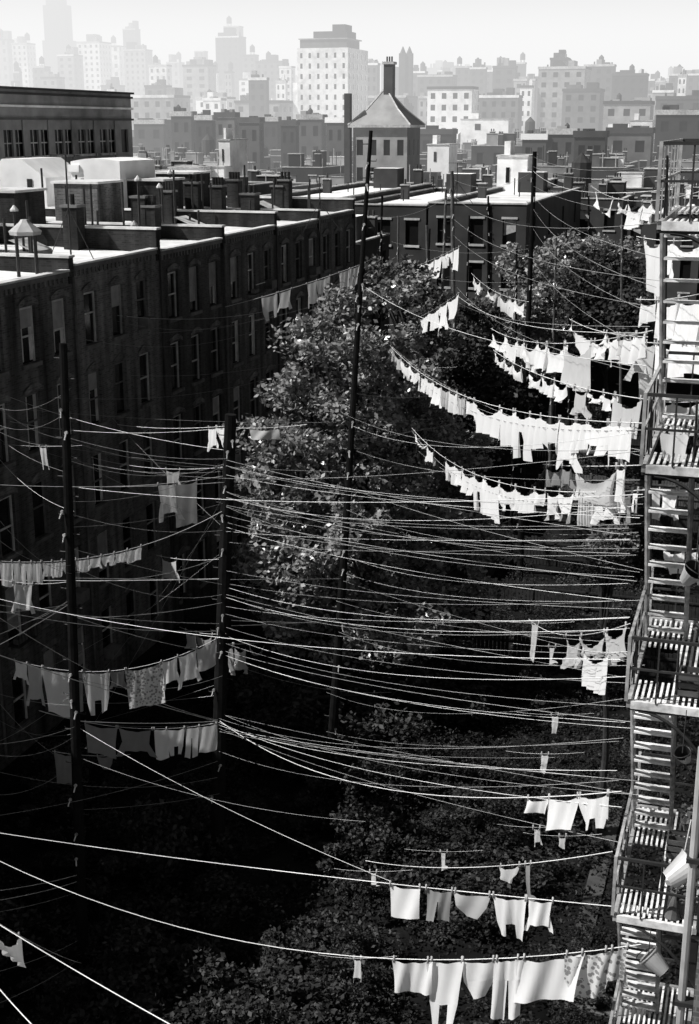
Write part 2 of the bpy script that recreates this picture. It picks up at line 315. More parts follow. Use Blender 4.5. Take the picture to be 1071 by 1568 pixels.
def pyr():
    mb=MB(); p=loc(541,188,165); q=loc(628,188,165); x0,x1=p.x,q.x+.2; w=x1-x0; y0=p.y; y1=y0+w*.9; ze=20.5; za=loc(582,140,170).z
    mb.facade((x0,y0),(1,0,0),w,0,ze,spread(w,4,.8),[(14.0,15.6),(17.0,18.8)],'c4',0,'cw'); mb.facade((x1,y0),(0,1,0),y1-y0,0,ze,spread(w*.9,3,.8),[(14.0,15.6),(17.0,18.8)],'c2',0,'cw')  # front wall toned as lit, side wall as shaded
    mb.box(x0,y0+.2,0,x1-.2,y1,ze-.02,'c3'); o=.5; c=((x0+x1)/2-.2,(y0+y1)/2)
    A=[(x0-o,y0-o,ze),(x1+o,y0-o,ze),(x1+o,y1+o,ze),(x0-o,y1+o,ze)]
    B=[(c[0]+(a[0]-c[0])*.5,c[1]+(a[1]-c[1])*.5,ze+(za-ze)*.46) for a in A]
    for i in range(4):
        kk=['c4','c1','c1','c3'][i]; mb.poly([A[i],A[(i+1)%4],B[(i+1)%4],B[i]],kk); mb.poly([B[i],B[(i+1)%4],(c[0],c[1],za+.4)],kk)  # roof slopes: light and shade put into the tones, pale front, dark right
        mb.tube([A[i],B[i],(c[0],c[1],za+.4)],.12,'cp',4)
    mb.box(x0-o,y0-o,ze-.3,x1+o,y1+o,ze-.004,'cp')
    mb.box(c[0]-.1,c[1]-.6,za-1.2,c[0]+1.0,c[1]+.6,za+3.0,'c2'); mb.box(c[0]-.25,c[1]-.75,za+3.0,c[0]+1.15,c[1]+.75,za+3.3,'cp')
    for j in(-1,0,1): mb.tube([(c[0]+.45+j*.3,c[1],za+3.3),(c[0]+.45+j*.3,c[1],za+3.9)],.1,'c1',6)
    mb.box(x0-1.0,y0-.4,12,x0-.3,y0+.5,loc(540,143,165).z,'c2')
    mb.build('pyramid_roof_house')
pyr()
for a0,a1,bt,bb,r in ((706,782,183,206,300),(762,810,240,282,121),(930,965,182,200,330),(335,355,215,235,150),(655,690,222,240,190),(965,1000,185,205,260)):
    p=loc(a0,bt,r); q=loc(a1,bt,r); mb=MB(); zb=loc(a0,bb,r).z; mb.box(p.x,p.y,zb-14,q.x,p.y+5,p.z,'c5'); mb.box(p.x-.1,p.y-.1,p.z,q.x+.1,p.y+5.1,p.z+.15,'cp')
    w=q.x-p.x; mb.box(p.x+w*.15,p.y+1,p.z+.15,p.x+w*.35,p.y+3,p.z+1.3,'c5'); mb.box(p.x+w*.3,p.y-.06,p.z-2.2,p.x+w*.42,p.y-.003,p.z-.9,'cw')
    mb.build('white_rooftop_house')
# ------------------------------------------------------------ skyline
def tower(name,a0,a1,bt,r,k='c3',top=0,tk=0,cell=3.4,win=True,d=.6):
    p=loc(a0,bt,r); wpx=(a1-a0)/2110*r; b=abs(math.atan2(p.x,p.y)); w=wpx/(math.cos(b)+d*math.sin(b)); dd=w*d
    h=p.z; x0,y0=p.x,p.y; x1,y1=x0+w,y0+dd; mb=MB()
    rows=[]; z=h-2.6
    fh=3.2 if r<900 else 5
    while z>14 and len(rows)<26: rows.append((z,z+fh*.5)); z-=fh
    rows=rows[::-1]
    if win and rows:
        n=max(2,int(w/cell)); mb.facade((x0,y0),(1,0,0),w,0,h,spread(w,n,w/n*.42),rows,k,0,'cw',.25)
        n=max(1,int(dd/cell)); mb.facade((x1,y0),(0,1,0),dd,0,h,spread(dd,n,dd/n*.42),rows,k,0,'cw',.25)
        mb.poly([(x0,y0,0),(x0,y1,0),(x0,y1,h),(x0,y0,h)],k); mb.poly([(x0,y1,0),(x1,y1,0),(x1,y1,h),(x0,y1,h)],k); mb.poly([(x0,y0,h),(x1,y0,h),(x1,y1,h),(x0,y1,h)],'cr')
    else: mb.box(x0,y0,0,x1,y1,h,k,'cr')
    mb.box(x0-.2,y0-.2,h+.01,x1+.2,y0+.3,h+.8,random.choice(['cp','c2','c5'])); mb.box(x1-.2,y0+.31,h+.01,x1+.2,y1,h+.8,'c2')
    u=r/2110
    if top:
        for j in range(random.randint(2,5)):
            ww=w*R(.12,.4); xx=R(x0+.1,x1-ww-.1); hh=u*R(3,15); mb.box(xx,y0+dd*.3,h+.02,xx+ww,y0+dd*.8,h+hh,random.choice([k,'c2','c4']))
        for j in range(3): xx=R(x0+.3,x1-.3); mb.box(xx,y0+dd*.4,h+.02,xx+u*2,y0+dd*.4+u*2,h+u*R(4,10),'c2')
    if tk: tank(mb,R(x0+w*.2,x1-w*.2),y0+dd*.5,h,u*4)
    return mb.build(name)
T=[(-10,20,62,900,1,1),(18,52,68,850,1,1),(50,76,104,700,0,1),(88,125,86,750,1,1),(118,168,66,820,1,0),(160,192,72,900,0,1),(188,214,46,950,1,0),(190,232,78,800,1,0),(228,262,102,650,0,1),
(255,282,97,900,1,1),(280,330,102,620,1,0),(298,318,80,900,0,0),(330,376,58,800,1,0),(343,372,42,880,0,1),(372,396,86,760,0,1),(392,440,96,700,1,1),(428,452,104,650,1,0),(560,582,100,520,1,0),(584,602,98,900,0,0),
(600,632,112,650,1,0),(630,655,112,600,1,1),(640,700,118,560,1,0),(698,722,104,620,0,1),(720,746,106,600,1,1),(744,762,110,640,0,0),(755,792,104,560,1,1),(788,806,98,700,0,1),(804,828,120,620,0,0),
(825,905,106,470,1,1),(843,872,92,500,1,0),(895,942,102,540,1,1),(938,992,116,500,1,1),(985,1003,124,640,0,0),(1000,1032,142,480,1,0),(1025,1080,116,620,1,1),(1005,1080,152,380,1,0),
(200,290,150,420,1,0),(222,262,134,500,1,0),(300,360,152,480,1,0),(360,450,158,430,1,0),(862,925,140,420,1,0),(560,640,150,480,0,0),(735,800,150,430,1,0),(925,1000,160,330,1,1)]
for (a0,a1,bt,r,tp,tk) in T:
    tower('apartment_block',a0,a1,bt,r,random.choice(['c1','c2','c2','c3','c4'] if a0>560 else ['c2','c3','c4','c4','c5']),tp,tk,cell=R(2.6,4),d=R(.5,1.1))
for _ in range(150):
    a=R(-20,1060); w=R(8,36); r=R(420,1500); tower('apartment_block',a,a+w,R(105,168) if a<800 else R(116,172),r,random.choice(['c2','c3','c4','c4','c5']),1,R(0,1)<.35,win=r<1000,cell=R(2.6,4),d=R(.4,1.2))
tower('apartment_block',655,732,137,400,'c5',0,0,cell=2.8)
for a0,a1,bt,r in ((262,300,178,235),(300,330,184,225),(330,366,180,215),(366,404,188,205),(402,430,186,240),(430,458,192,215),(456,500,183,225),(500,532,188,210),(640,700,205,230),(800,840,214,190),(840,885,206,190),(880,930,210,180),(930,1000,204,200),(205,262,190,260),(1005,1090,176,230)):
    tower('brick_loft_building',a0,a1,bt,r,random.choice(['c1','c2','c2','c3']),1,R(0,1)<.3,cell=2.6)
def slab():
    mb=MB(); r=430; p=loc(455,74,r); u=r/2110; w=78*u/.97; dd=26*u/.25; x0,y0=p.x,p.y; x1,y1=x0+w,y0+dd; h=p.z
    rows=[(h-2.9-3.05*j,h-1.4-3.05*j) for j in range(11)][::-1]
    mb.facade((x0,y0),(1,0,0),w,0,h,spread(w,6,.8),rows,'c5',0,'cw',.3); mb.facade((x1,y0),(0,1,0),dd,0,h,spread(dd,5,1.6),rows,'c5',0,'cw',.3)
    mb.poly([(x0,y0,0),(x0,y1,0),(x0,y1,h),(x0,y0,h)],'c5'); mb.poly([(x0,y1,0),(x1,y1,0),(x1,y1,h),(x0,y1,h)],'c5'); mb.poly([(x0,y0,h),(x1,y0,h),(x1,y1,h),(x0,y1,h)],'cr')
    mb.box(x0-2.2,y0+2,0,x0-.01,y1-2,h-10,'c5')
    mb.box(x0+.3,y0+2,h+.02,x1-1,y1-6,h+2.6,'c3'); mb.box(x0-.1,y0+1.6,h+2.6,x1-.5,y1-5,h+2.9,'c4')
    mb.box(x0+4,y0+4,h+2.92,x1-1.5,y1-8,h+5.0,'c2'); mb.box(x0+w*.6,y0+5,h+5.0,x0+w*.85,y0+12,h+7,'c2')
    mb.build('white_apartment_tower')
slab()
mb=MB(); r=1050; p=loc(91,120,r); u=r/2110
for hw,bt in ((30,100),(23,62),(19,8),(14,-40),(7,-75)):
    zt=loc(91,bt,r).z; mb.box(p.x-hw*u*.9,p.y-hw*u*.3,0,p.x+hw*u*.9,p.y+hw*u*.9,zt,'c1')
mb.tube([(p.x,p.y,loc(91,-75,r).z),(p.x,p.y,loc(91,-140,r).z)],[3,1],'c1',6); mb.build('setback_skyscraper')
mb=MB(); 
for a in (617,627):
    p=loc(a,110,520); mb.box(p.x-1.2,p.y-1.2,0,p.x+1.2,p.y+1.2,p.z+6.5,'c2'); mb.tube([(p.x,p.y,p.z+6.5),(p.x,p.y,loc(a,71,520).z)],[1.2,.1],'c2',4)
mb.build('twin_spire_church')
# ------------------------------------------------------------ ground
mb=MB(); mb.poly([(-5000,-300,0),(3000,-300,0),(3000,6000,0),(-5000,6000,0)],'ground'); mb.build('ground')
mb=MB(); mb.box(-3.5,30,.004,-3.0,44,.06,'concrete'); mb.box(-3.3,27.6,.004,-1.4,28.6,.06,'poleL'); mb.box(-8,47,.004,-2.5,47.8,.06,'concrete'); mb.build('garden_path')
# ------------------------------------------------------------ right tenement + fire escape
mb=MB(); x0=-.15; y0,y1=14.2,92
rows=[(1.0+3.0*j,2.7+3.0*j) for j in range(7)]
mb.facade((x0,y1),(0,-1,0),y1-y0,0,21.4,spread(y1-y0,26,.95),rows[:6],'brick3',0,'glass'); mb.facade((x0,y0),(1,0,0),13,0,21.4,spread(13,4,1.),rows[:6],'brick3',0,'glass')
mb.box(x0+.4,y0+.4,0,13,y1,21.2,'brick2','roofd'); mb.box(x0-.02,y0-.1,21.4,x0+.5,y1,21.55,'coping'); mb.build('brick_apartment_house')
fe=empty('fire_escape'); XO,XI=-1.25,-.2; YN,YF=15.25,18.3
levels=[H-1.05,H-3.82,H-6.8,H-9.8,H-12.8,H-15.8]
for li,z in enumerate(levels):
    mb=MB()
    mb.box(XO,YN,z-.06,XO+.05,YF,z+.03,'steel'); mb.box(XI-.05,YN,z-.06,XI,YF,z+.03,'steel'); mb.box(XO+.05,YN,z-.07,XI-.05,YN+.05,z+.03,'tread'); mb.box(XO+.05,YF-.05,z-.06,XI-.05,YF,z+.03,'steel')
    n=13
    for j in range(n):
        x=XO+.1+(XI-XO-.2)*j/(n-1)
        if x<-.76:
            mb.box(x-.015,YN+.07,z-.01,x+.015,YN+.72,z+.02,'tread'); mb.box(x-.015,YF-1.1,z-.01,x+.015,YF-.06,z+.02,'tread')
        else: mb.box(x-.015,YN+.07,z-.01,x+.015,YF-.06,z+.02,'tread')
    for yy in(YN+1.0,YN+2.0): mb.box(XO+.5,yy,z-.05,XI-.05,yy+.04,z-.012,'steeld')
    mb.build('platform',fe)
    mb=MB()
    for zz in (.46,.86):
        t=.013 if zz<.8 else .019
        mb.box(XO-t,YN,z+zz-t,XO+t,YF,z+zz+t,'steel'); mb.box(XO+t,YF-t,z+zz-t,XI,YF+t,z+zz+t,'steeld')
        mb.box(XO+t,YN-t,z+zz-t,XI,YN+t,z+zz+t,'steeld')
    for j in range(7):
        y=YN+(YF-YN)*j/6; t=.02 if j in(0,6) else .008; mb.box(XO-t-.005,y-t,z+.03,XO+t-.005,y+t,z+.88,'steel')
    for j in (1,3):
        x=XO+(XI-XO)*j/3; mb.box(x-.01,YN-.012,z+.03,x+.01,YN+.012,z+.86,'steeld'); mb.box(x-.01,YF-.012,z+.03,x+.01,YF+.012,z+.86,'steeld')
    mb.build('railing',fe)
    if li<len(levels)-1:
        zb=levels[li+1]; mb=MB(); A=Vector((XO+.03,YN+.45,z-.03)); B=Vector((XO+.03,YF-.75,zb+.03)); dv=B-A
        for xx in (XO+.03,XO+.55):
            mb.tube([(xx,A.y,A.z),(xx,B.y,B.z)],.032,'steel',4); mb.tube([(xx,A.y,A.z+.75),(xx,B.y,B.z+.75)],.014,'steeld',4)
            for t in(.05,.95): q=A+dv*t; mb.tube([(xx,q.y,q.z),(xx,q.y,q.z+.75)],.012,'steeld',4)
        for j in range(10):
            q=A+dv*((j+.5)/10); mb.box(XO+.05,q.y-.09,q.z-.012,XO+.53,q.y+.06,q.z+.016,'tread')
        mb.build('stair',fe)
    mb=MB()
    for yy in(YN+.03,YF-.1):
        n=8; pts=[]
        for j in range(n+1):
            t=j/n; pts.append((XO+.15+(XI-XO-.1)*t, yy, z-.1-.75*t*t))
        mb.tube(pts,.022,'steeld',4)
        mb.box(XO,yy,z-.1,-.15,yy+.04,z-.065,'steeld')
    mb.build('bracket',fe)
mb=MB(); mb.tube([(-.3,14.7,0),(-.3,14.7,H-7)],.05,'zinc',8); 
for z in range(2,13,2): mb.box(-.38,14.62,z,-.15,14.78,z+.06,'steeld')
mb.build('drain_pipe')
def bucket(p,tilt,s=1,lean=-.5):
    mb=MB(); ax=Vector((math.sin(tilt),lean,math.cos(tilt))).normalized()
    mb.tube([p-ax*.15*s,p+ax*.15*s],[.1*s,.165*s],'zinc',20,False)
    mb.tube([p+ax*.148*s,p+ax*.165*s],[.175*s,.175*s],'zinc',20,False)
    mb.tube([p+ax*.15*s,p-ax*.14*s,p-ax*.145*s],[.155*s,.095*s,.01],'steeld',20,False); mb.tube([p-ax*.155*s,p-ax*.15*s],[.1*s,.1*s],'zinc',20)
    e=ax.cross(Vector((0,1,0))).normalized(); top=p+ax*.15*s; g=ax.cross(e)
    mb.tube([top+e*.17*s*math.cos(t)+(ax*.6+g*.8)*.2*s*math.sin(t) for t in [math.pi*i/10 for i in range(11)]],.007,'steeld',5)
    mb.tube([p+ax*.15*s,p+ax*.15*s+Vector((.0,.25,.45))],.006,'steeld',4)
    mb.build('metal_bucket')
for a,b,r,t,s,l in ((1042,1335,14.9,.9,1.15,.4),(1058,880,15.2,.5,.8,-.6),(1048,1158,15.0,-.3,.6,-.8),(1005,1475,15.1,-.9,.9,.2)): bucket(loc(a,b,r),t,s,l)
def pot(x,y,z,s=1):
    e=empty('potted_plant'); mb=MB(); mb.tube([(x,y,z),(x,y,z+.2*s),(x,y,z+.2*s),(x,y,z+.24*s)],[.09*s,.13*s,.15*s,.15*s],'brick3',12); mb.build('pot',e)
    me=foliage_mesh('leaves',leaf_arrays([(x,y,z+.36*s)],[.22*s],60,.09),'leafm'); o=bpy.data.objects.new('leaves',me); scene.collection.objects.link(o); o.parent=e
def crate(x,y,z,w=.4):
    mb=MB()
    for j in range(3):
        zz=z+.02+j*.1
        mb.box(x,y,zz,x+w,y+.015,zz+.07,'poleL'); mb.box(x,y+.3,zz,x+w,y+.315,zz+.07,'poleL'); mb.box(x-.016,y,zz,x-.001,y+.315,zz+.07,'poleL'); mb.box(x+w+.001,y,zz,x+w+.016,y+.315,zz+.07,'poleL')
    mb.box(x,y+.016,z+.005,x+w,y+.299,z+.018,'wood'); mb.build('wooden_crate')
def broom(x,y,z):
    mb=MB(); mb.tube([(x,y,z+.25),(x+.12,y+.1,z+1.35)],.012,'coping',6); mb.tube([(x+.0,y,z+.3),(x-.01,y-.01,z+.22),(x-.03,y-.02,z)],[.02,.05,.1],'stone',8); mb.build('broom')
# ------------------------------------------------------------ poles
def pole(name,top,bot,r0,r1,k='pole',hw=True):
    mb=MB(); n=8; pts=[]; ph=R(0,6)
    for j in range(n+1):
        t=j/n; p=bot.lerp(top,t); pts.append(p+Vector((math.sin(t*3+ph)*.08,math.cos(t*4)*.05,0)))
    mb.tube(pts,[r0+(r1-r0)*j/n for j in range(n+1)],k,10)
    if hw:
        L=(top-bot).length; z=2.5; sd=1
        while z<L-.3:
            i=z/L*n; p=pts[int(i)].lerp(pts[min(n,int(i)+1)],i-int(i)); rr=r0+(r1-r0)*z/L
            mb.tube([p+Vector((sd*rr*.8,0,0)),p+Vector((sd*(rr+.16),0,0)),p+Vector((sd*(rr+.16),0,.05))],.013,'steeld',4); sd=-sd
            if R(0,1)<.36:
                q=p+Vector((R(-1,1)*rr,-rr-.03,R(-.2,.2))); mb.tube([q+Vector((0,-.02,0)),q+Vector((0,.03,0))],.038,'steel',8); mb.tube([q,q+Vector((R(-.05,.05),-.05,-.16))],.016,'rope',4)
            z+=.45
    mb.build(name,smooth=False)
P1t=loc(93,525,29.8); b=loc(131,1480,29.8); P1b=Vector((b.x,b.y,0)); pole('clothesline_pole',P1t,P1b,.15,.09)
P2t=loc(351,634,33.4); b=loc(335,1345,33.4); P2b=Vector((b.x,b.y,0)); pole('clothesline_pole',P2t,P2b,.21,.15)
P3b=loc(497,1150,37.5); P3b.z=0; P3t=loc(573,200,37.5); pole('clothesline_pole',P3t,P3b,.16,.05)
for a,bt,a2,r,rr in ((694,262,698,62,.13),(681,290,668,66,.10),(817,232,806,58,.15),(652,345,668,72,.12),(586,300,580,85,.11),(850,365,846,75,.10),(869,345,872,85,.10),(790,380,788,64,.08),(720,330,712,80,.09),(612,330,606,90,.1),(748,300,742,95,.11),(660,350,650,76,.1),(955,330,950,70,.09),(900,300,905,88,.1)):
    t=loc(a,bt,r); bb=loc(a2,700,r); bb.z=0; pole('clothesline_pole',t,bb,rr,rr*.6,random.choice(['pole','pole','poleL']))
# ------------------------------------------------------------ ropes & laundry
class Line:
    def __init__(s,A,B,mid=.3):
        s.a=loc(*A); s.b=loc(*B); s.sag=0
        if isinstance(mid,tuple):
            t=s.t_at(mid[0]); p=s.at(t); q=loc(mid[0],mid[1],math.hypot(p.x,p.y)); s.sag=max(.02,min(3,(p.z-q.z)/(4*t*(1-t))))
        else: s.sag=mid
    def at(s,t): p=s.a.lerp(s.b,t); p.z-=s.sag*4*t*(1-t); return p
    def t_at(s,a):
        lo,hi=0,1
        for _ in range(30):
            m=(lo+hi)/2
            if (read(s.at(m))[0]<a)==(read(s.b)[0]>read(s.a)[0]): lo=m
            else: hi=m
        return min(.985,max(.015,(lo+hi)/2))
def rope(L,r=.007,k='rope',parent=None,double=False,name='clothesline'):
    mb=MB(); n=18; mb.tube([L.at(j/n) for j in range(n+1)],r,k,4)
    if double: mb.tube([L.at(j/n)+Vector((0,0,-.09-.2*4*(j/n)*(1-j/n))) for j in range(n+1)],r*.8,'roped',4)
    return mb.build(name if not parent else 'rope',parent)
def garment(L,a0,a1,hpx,kind,tone,parent):
    ex=(a1-a0)*.07; t0,t1=sorted((L.t_at(a0-ex),L.t_at(a1+ex))); tm=(t0+t1)/2; P=L.at(tm); r=math.hypot(P.x,P.y); h=hpx/F*r*1.14
    d=(L.b-L.a); d.z=0; d.normalize(); n=Vector((-d.y,d.x,0)); w=(L.at(t1)-L.at(t0)).length; dt=t1-t0
    ph=R(0,6.3); k1=R(.6,1.5)*max(1,w/.7); amp=min(.045,.06*w)+.005; sway=R(-.1,.1)*h; ls=R(-.06,.06); side=R(-.06,.06)*h; skew=R(-.08,.08); nip=R(.0,.1)
    def pos(s,v,o=0):
        tt=tm+s*dt; p=L.at(min(1,max(0,tt)))
        sg=.07*w*(1-(2*s)**2) if abs(s)<.5 else 0
        fold=amp*(math.sin(6.28*s*k1+ph+v*.8)*(.3+.8*v)+.35*math.sin(6.28*s*k1*2.3+ph*2+v*3))
        p=p+Vector((0,0,-.02-sg*(1-v)-v*h*(1+.05*math.sin(s*5+ph)+skew*s)))+n*(fold+sway*v*v+o)+d*(side*v - s*w*nip*math.sin(v*2.2))
        return p
    g=MB()
    def patch(v0,v1,l0,l1,r0,r1,o=0,nu=10,nv=8):
        base=len(g.v)
        for j in range(nv+1):
            f=j/nv; v=v0+(v1-v0)*f; l=l0+(l1-l0)*f; rr=r0+(r1-r0)*f
            for i in range(nu+1): g.v.append(tuple(pos(l+(rr-l)*i/nu,v,o)))
        for j in range(nv):
            for i in range(nu):
                q=base+j*(nu+1)+i; g.f.append((q,q+1,q+nu+2,q+nu+1)); g.m.append(g.mi(tone))
    if kind in('towel','bedsheet','pillowcase'): patch(0,1,-.5,-.48+ls,.5,.47+ls,nu=16,nv=10)
    elif kind=='shirt':
        patch(0,.8,-.42,-.38,.42,.38,nu=12); patch(.5,1,-.4,-.6,-.22,-.42,.012,4,6); patch(.5,.96,.22,.4,.4,.58,.012,4,6)
    elif kind=='blouse':
        patch(0,1,-.3,-.38,.3,.38,nu=12); patch(0,.45,-.5,-.54,-.26,-.38,.01,4,5); patch(0,.4,.26,.36,.5,.56,.01,4,5)
    elif kind=='trousers':
        patch(0,.32,-.44,-.45,.44,.45,nu=12,nv=4); patch(.32,1,-.45,-.46,-.02,-.07,0,6,8); patch(.32,.97,.02,.07,.45,.43,0,6,8)
    elif kind=='briefs':
        patch(0,.5,-.5,-.42,.5,.42,nu=10,nv=4); patch(.5,1,-.42,-.14,.42,.16,0,10,5)
    elif kind=='undershirt':
        patch(0,.65,-.5,-.42,.5,.44,nu=12,nv=6); patch(.65,1,-.42,-.3,-.12,-.14,0,4,4); patch(.65,1,.12,.12,.44,.32,0,4,4)
    elif kind=='sock':
        patch(0,.75,-.3,-.3,.3,.3,nu=4); patch(.75,1,-.3,-.3,.3,.9,0,4,4)
    for s in(-.46,.46):
        p=L.at(tm+s*dt); g.box(p.x-.012,p.y-.012,p.z-.05,p.x+.012,p.y+.012,p.z+.05,'roped')
    g.build(kind,parent,smooth=True)
KS=['shirt','towel','undershirt','blouse','trousers','briefs','shirt','towel','towel','pillowcase','towel']
def wash(A,B,mid,items,r=.007,double=False):
    L=Line(A,B,mid); e=empty('laundry_line'); rope(L,r,'rope',e,double)
    for it in items:
        a0,a1,h=it[:3]; kind=it[3] if len(it)>3 and it[3] else random.choice(KS); tone=it[4] if len(it)>4 else random.choice('wwwwwwwls')
        garment(L,a0,a1,h,kind,tone,e)
def auto(a,b,w0,w1,h0,h1,tones='w',gap=.1,kinds=None):
    out=[]; x=a
    while x<b:
        f=(x-a)/(b-a); w=(w0+(w1-w0)*f)*R(.6,1.4)
        if R(0,1)>gap: out.append((x,x+w*.96,(h0+(h1-h0)*f)*R(.6,1.4),random.choice(kinds or KS),random.choice(tones)))
        x+=w
    return out
wash((588,518,48),(985,648,17),(740,616),[(592,602,18),(602,614,20),(615,628,24),(628,640,20),(641,652,24),(652,663,22),(664,676,34,'shirt'),(676,688,28),(689,700,30),(700,712,28),(713,727,26),(727,765,42,'towel','w'),(766,789,50,'towel','w'),(787,812,66,'trousers','w'),(812,828,46,'towel','w'),(829,858,50,'undershirt','w'),(857,883,70,'shirt','w'),(882,900,42,'towel','w'),(900,932,44,'undershirt','w'),(931,949,58,'shirt','w'),(948,966,50,'towel','w')],double=True)
wash((752,503,42),(1000,506,17.5),(850,526),[(755,775,24,'shirt','w'),(776,792,30,'towel','w'),(792,803,22),(803,823,38,'undershirt','w'),(823,838,34,'towel','w'),(838,866,38,'towel','w'),(866,905,60,'towel','l'),(912,930,25,'briefs'),(931,947,34,'shirt','w'),(947,957,24),(957,975,38,'trousers','w'),(975,994,34,'towel','w')])
wash((756,536,40),(992,612,17),(870,588),[(760,772,14),(773,785,16),(786,799,20),(812,829,22,'shirt'),(833,849,22),(850,868,26,'briefs'),(880,900,40,'shirt','l'),(902,924,16,'briefs'),(925,943,22),(943,985,50,'towel','l')])
wash((630,654,44),(992,750,17),(800,746),auto(636,722,13,15,18,26)+[(725,743,52,'trousers','w'),(743,765,54,'towel','w'),(765,790,36,'undershirt','w'),(790,818,34,'towel','w'),(820,835,22,'briefs'),(836,857,40,'shirt','w'),(858,879,42,'undershirt','w'),(888,915,46,'towel','s'),(915,942,46,'shirt','w'),(943,968,42,'undershirt','w'),(970,990,30)],double=True)
wash((832,711,25),(990,712,16.3),(910,714),[(838,860,28,'towel','g'),(862,877,30,'shirt','g'),(885,943,50,'towel','l'),(945,958,62,'shirt','w')])
wash((905,284,60),(1085,290,25),.4,[(914,938,22,'towel','w'),(948,962,18,'shirt','w'),(963,984,34,'trousers','w'),(985,998,28,'shirt','w'),(999,1022,16,'undershirt'),(1035,1060,16)])
wash((722,418,75),(810,462,50),.3,auto(726,800,10,13,16,24,'wl',.15))
wash((560,425,80),(706,376,60),.3,auto(610,700,10,13,18,24,'w',.1))
wash((590,498,62),(706,446,50),.3,auto(608,700,12,16,20,30,'w',.2))
wash((872,488,34),(992,516,18),.1,[(878,925,14,'bedsheet','w'),(930,945,18),(950,975,24,'towel'),(976,990,26)])
wash((345,470,56),(560,402,60),.1,[(402,424,32,'undershirt','w'),(427,446,28,'shirt','w'),(470,485,34,'shirt','w'),(486,505,26,'undershirt','w'),(520,535,26),(536,552,26),(552,562,24)])
wash((180,650,45),(352,652,33.4),.1,[(320,331,32,'shirt','w'),(333,346,28,'briefs','w')])
wash((105,745,30),(347,728,33.4),.1,[(243,270,52,'shirt','l'),(268,301,62,'towel','g')])
wash((140,700,44),(350,715,33.4),.2,[(255,275,22,'shirt','g')])
wash((-15,858,30),(340,783,33.2),(190,843),[(0,18,34,'towel','w'),(19,30,36,'shirt','w'),(31,48,32,'trousers','w'),(49,63,30,'towel','w'),(65,80,25,'shirt','w'),(80,95,22,'towel','w'),(95,110,20,'briefs','w'),(117,135,18,'towel','w'),(136,155,18,'shirt','w'),(156,175,16,'undershirt','w'),(176,195,18,'shirt','w'),(196,216,18,'towel','w')])
wash((-10,885,30),(110,890,29.8),.1,[(20,50,45,'shirt','l')])
wash((-10,1000,31),(337,975,31.5),(160,1028),[(23,42,30,'shirt','w'),(42,66,65,'shirt','l'),(66,112,70,'towel','w'),(112,126,60,'towel','g'),(128,166,66,'undershirt','w'),(168,191,30,'shirt','g'),(195,246,60,'towel','p'),(248,272,42,'shirt','w'),(273,301,52,'shirt','w'),(303,330,40,'towel','l')])
wash((60,1088,31),(337,1106,33.2),(230,1116),[(132,177,46,'towel','g'),(182,232,46,'shirt','g'),(237,255,46,'towel','w'),(256,282,42,'undershirt','w'),(284,305,50,'trousers','w'),(306,331,44,'towel','w')])
wash((80,1150,36),(200,1155,36),.1,[(85,118,48,'towel','g'),(150,172,22,'briefs','g')])
wash((337,985,33.2),(425,978,50),.1,[(339,356,45,'trousers','l'),(359,378,48,'shirt','l'),(382,404,18,'briefs','w')])
wash((240,850,40),(346,855,33.2),.1,[(248,270,36,'shirt','l')])
wash((275,960,40),(346,970,33.2),.1,[(285,300,30,'shirt','l'),(302,325,26,'briefs','g')])
wash((355,655,40),(470,650,39),.05,[(385,425,16,'towel','l')])
wash((810,948,34),(965,955,16.5),.3,[(868,890,52,'shirt','l'),(892,925,40,'undershirt','l'),(931,958,50,'towel','l')])
wash((870,990,22),(962,998,16.5),.05,[(896,930,58,'towel','w')])
wash((337,1104,33.2),(952,1212,16),(790,1222),[(810,841,24,'towel','w'),(842,884,52,'towel','w'),(890,931,56,'undershirt','w'),(932,950,42,'towel','w')],.009)
wash((-10,1274,22),(940,1388,15.3),(570,1350),[(599,642,54,'towel','w'),(654,692,56,'trousers','g'),(699,749,44,'briefs','l'),(757,804,72,'undershirt','w'),(808,846,54,'shirt','w')],.007)
wash((-10,1314,19),(982,1446,14.6),(600,1468),[(605,660,58,'towel','w'),(657,708,116,'undershirt','w'),(709,760,70,'briefs','w'),(757,802,108,'trousers','w'),(796,890,76,'bedsheet','w'),(870,936,84,'towel','p'),(930,975,70,'shirt','p')],.007)
wash((560,1318,24),(938,1304,15.6),.2,[(768,795,28,'briefs','l'),(805,813,66,'sock','g')])
wash((-60,1378,13),(125,1475,29),.1,[(-20,28,48,'towel','l')])
wash((975,362,26),(1085,366,20),.05,[(988,1014,68,'towel','w'),(1018,1032,50,'shirt','w'),(1034,1075,20,'towel','w')])
wash((975,458,24),(1090,446,19),.05,[(982,1005,34,'shirt'),(1010,1040,50,'towel','w'),(1040,1078,90,'bedsheet','w')])
wash((960,520,22),(1090,522,19),.05,[(966,990,50,'shirt','l'),(978,1002,78,'towel','l'),(1008,1045,44,'towel','w'),(1048,1075,40)])
wash((985,610,21),(1090,612,19),.05,[(1005,1030,38,'shirt','l'),(1034,1072,46,'towel','l')])
wash((985,655,20),(1090,655,19),.05,[(1015,1055,40,'towel','l')])
wash((985,748,20),(1090,745,19),.05,[(990,1010,40,'towel'),(1015,1040,40,'shirt')])
wash((1000,838,20),(1090,836,18),.05,[(1020,1045,34,'towel'),(1048,1070,52,'shirt','w')])
for a,b,r,h in ((680,1300,26,30),(835,1150,24,30),(850,1090,24,30),(822,1262,20,30),(862,1275,19,20),(820,950,28,55),(846,985,25,26),(548,1462,17,42),(572,1330,22,22),(66,680,36,32),(640,560,46,20)):
    wash((a-60,b,r+2),(a+60,b+2,r-1),.05,[(a-5,a+5,h,random.choice(['sock','shirt','briefs']),'l')],.003,False)
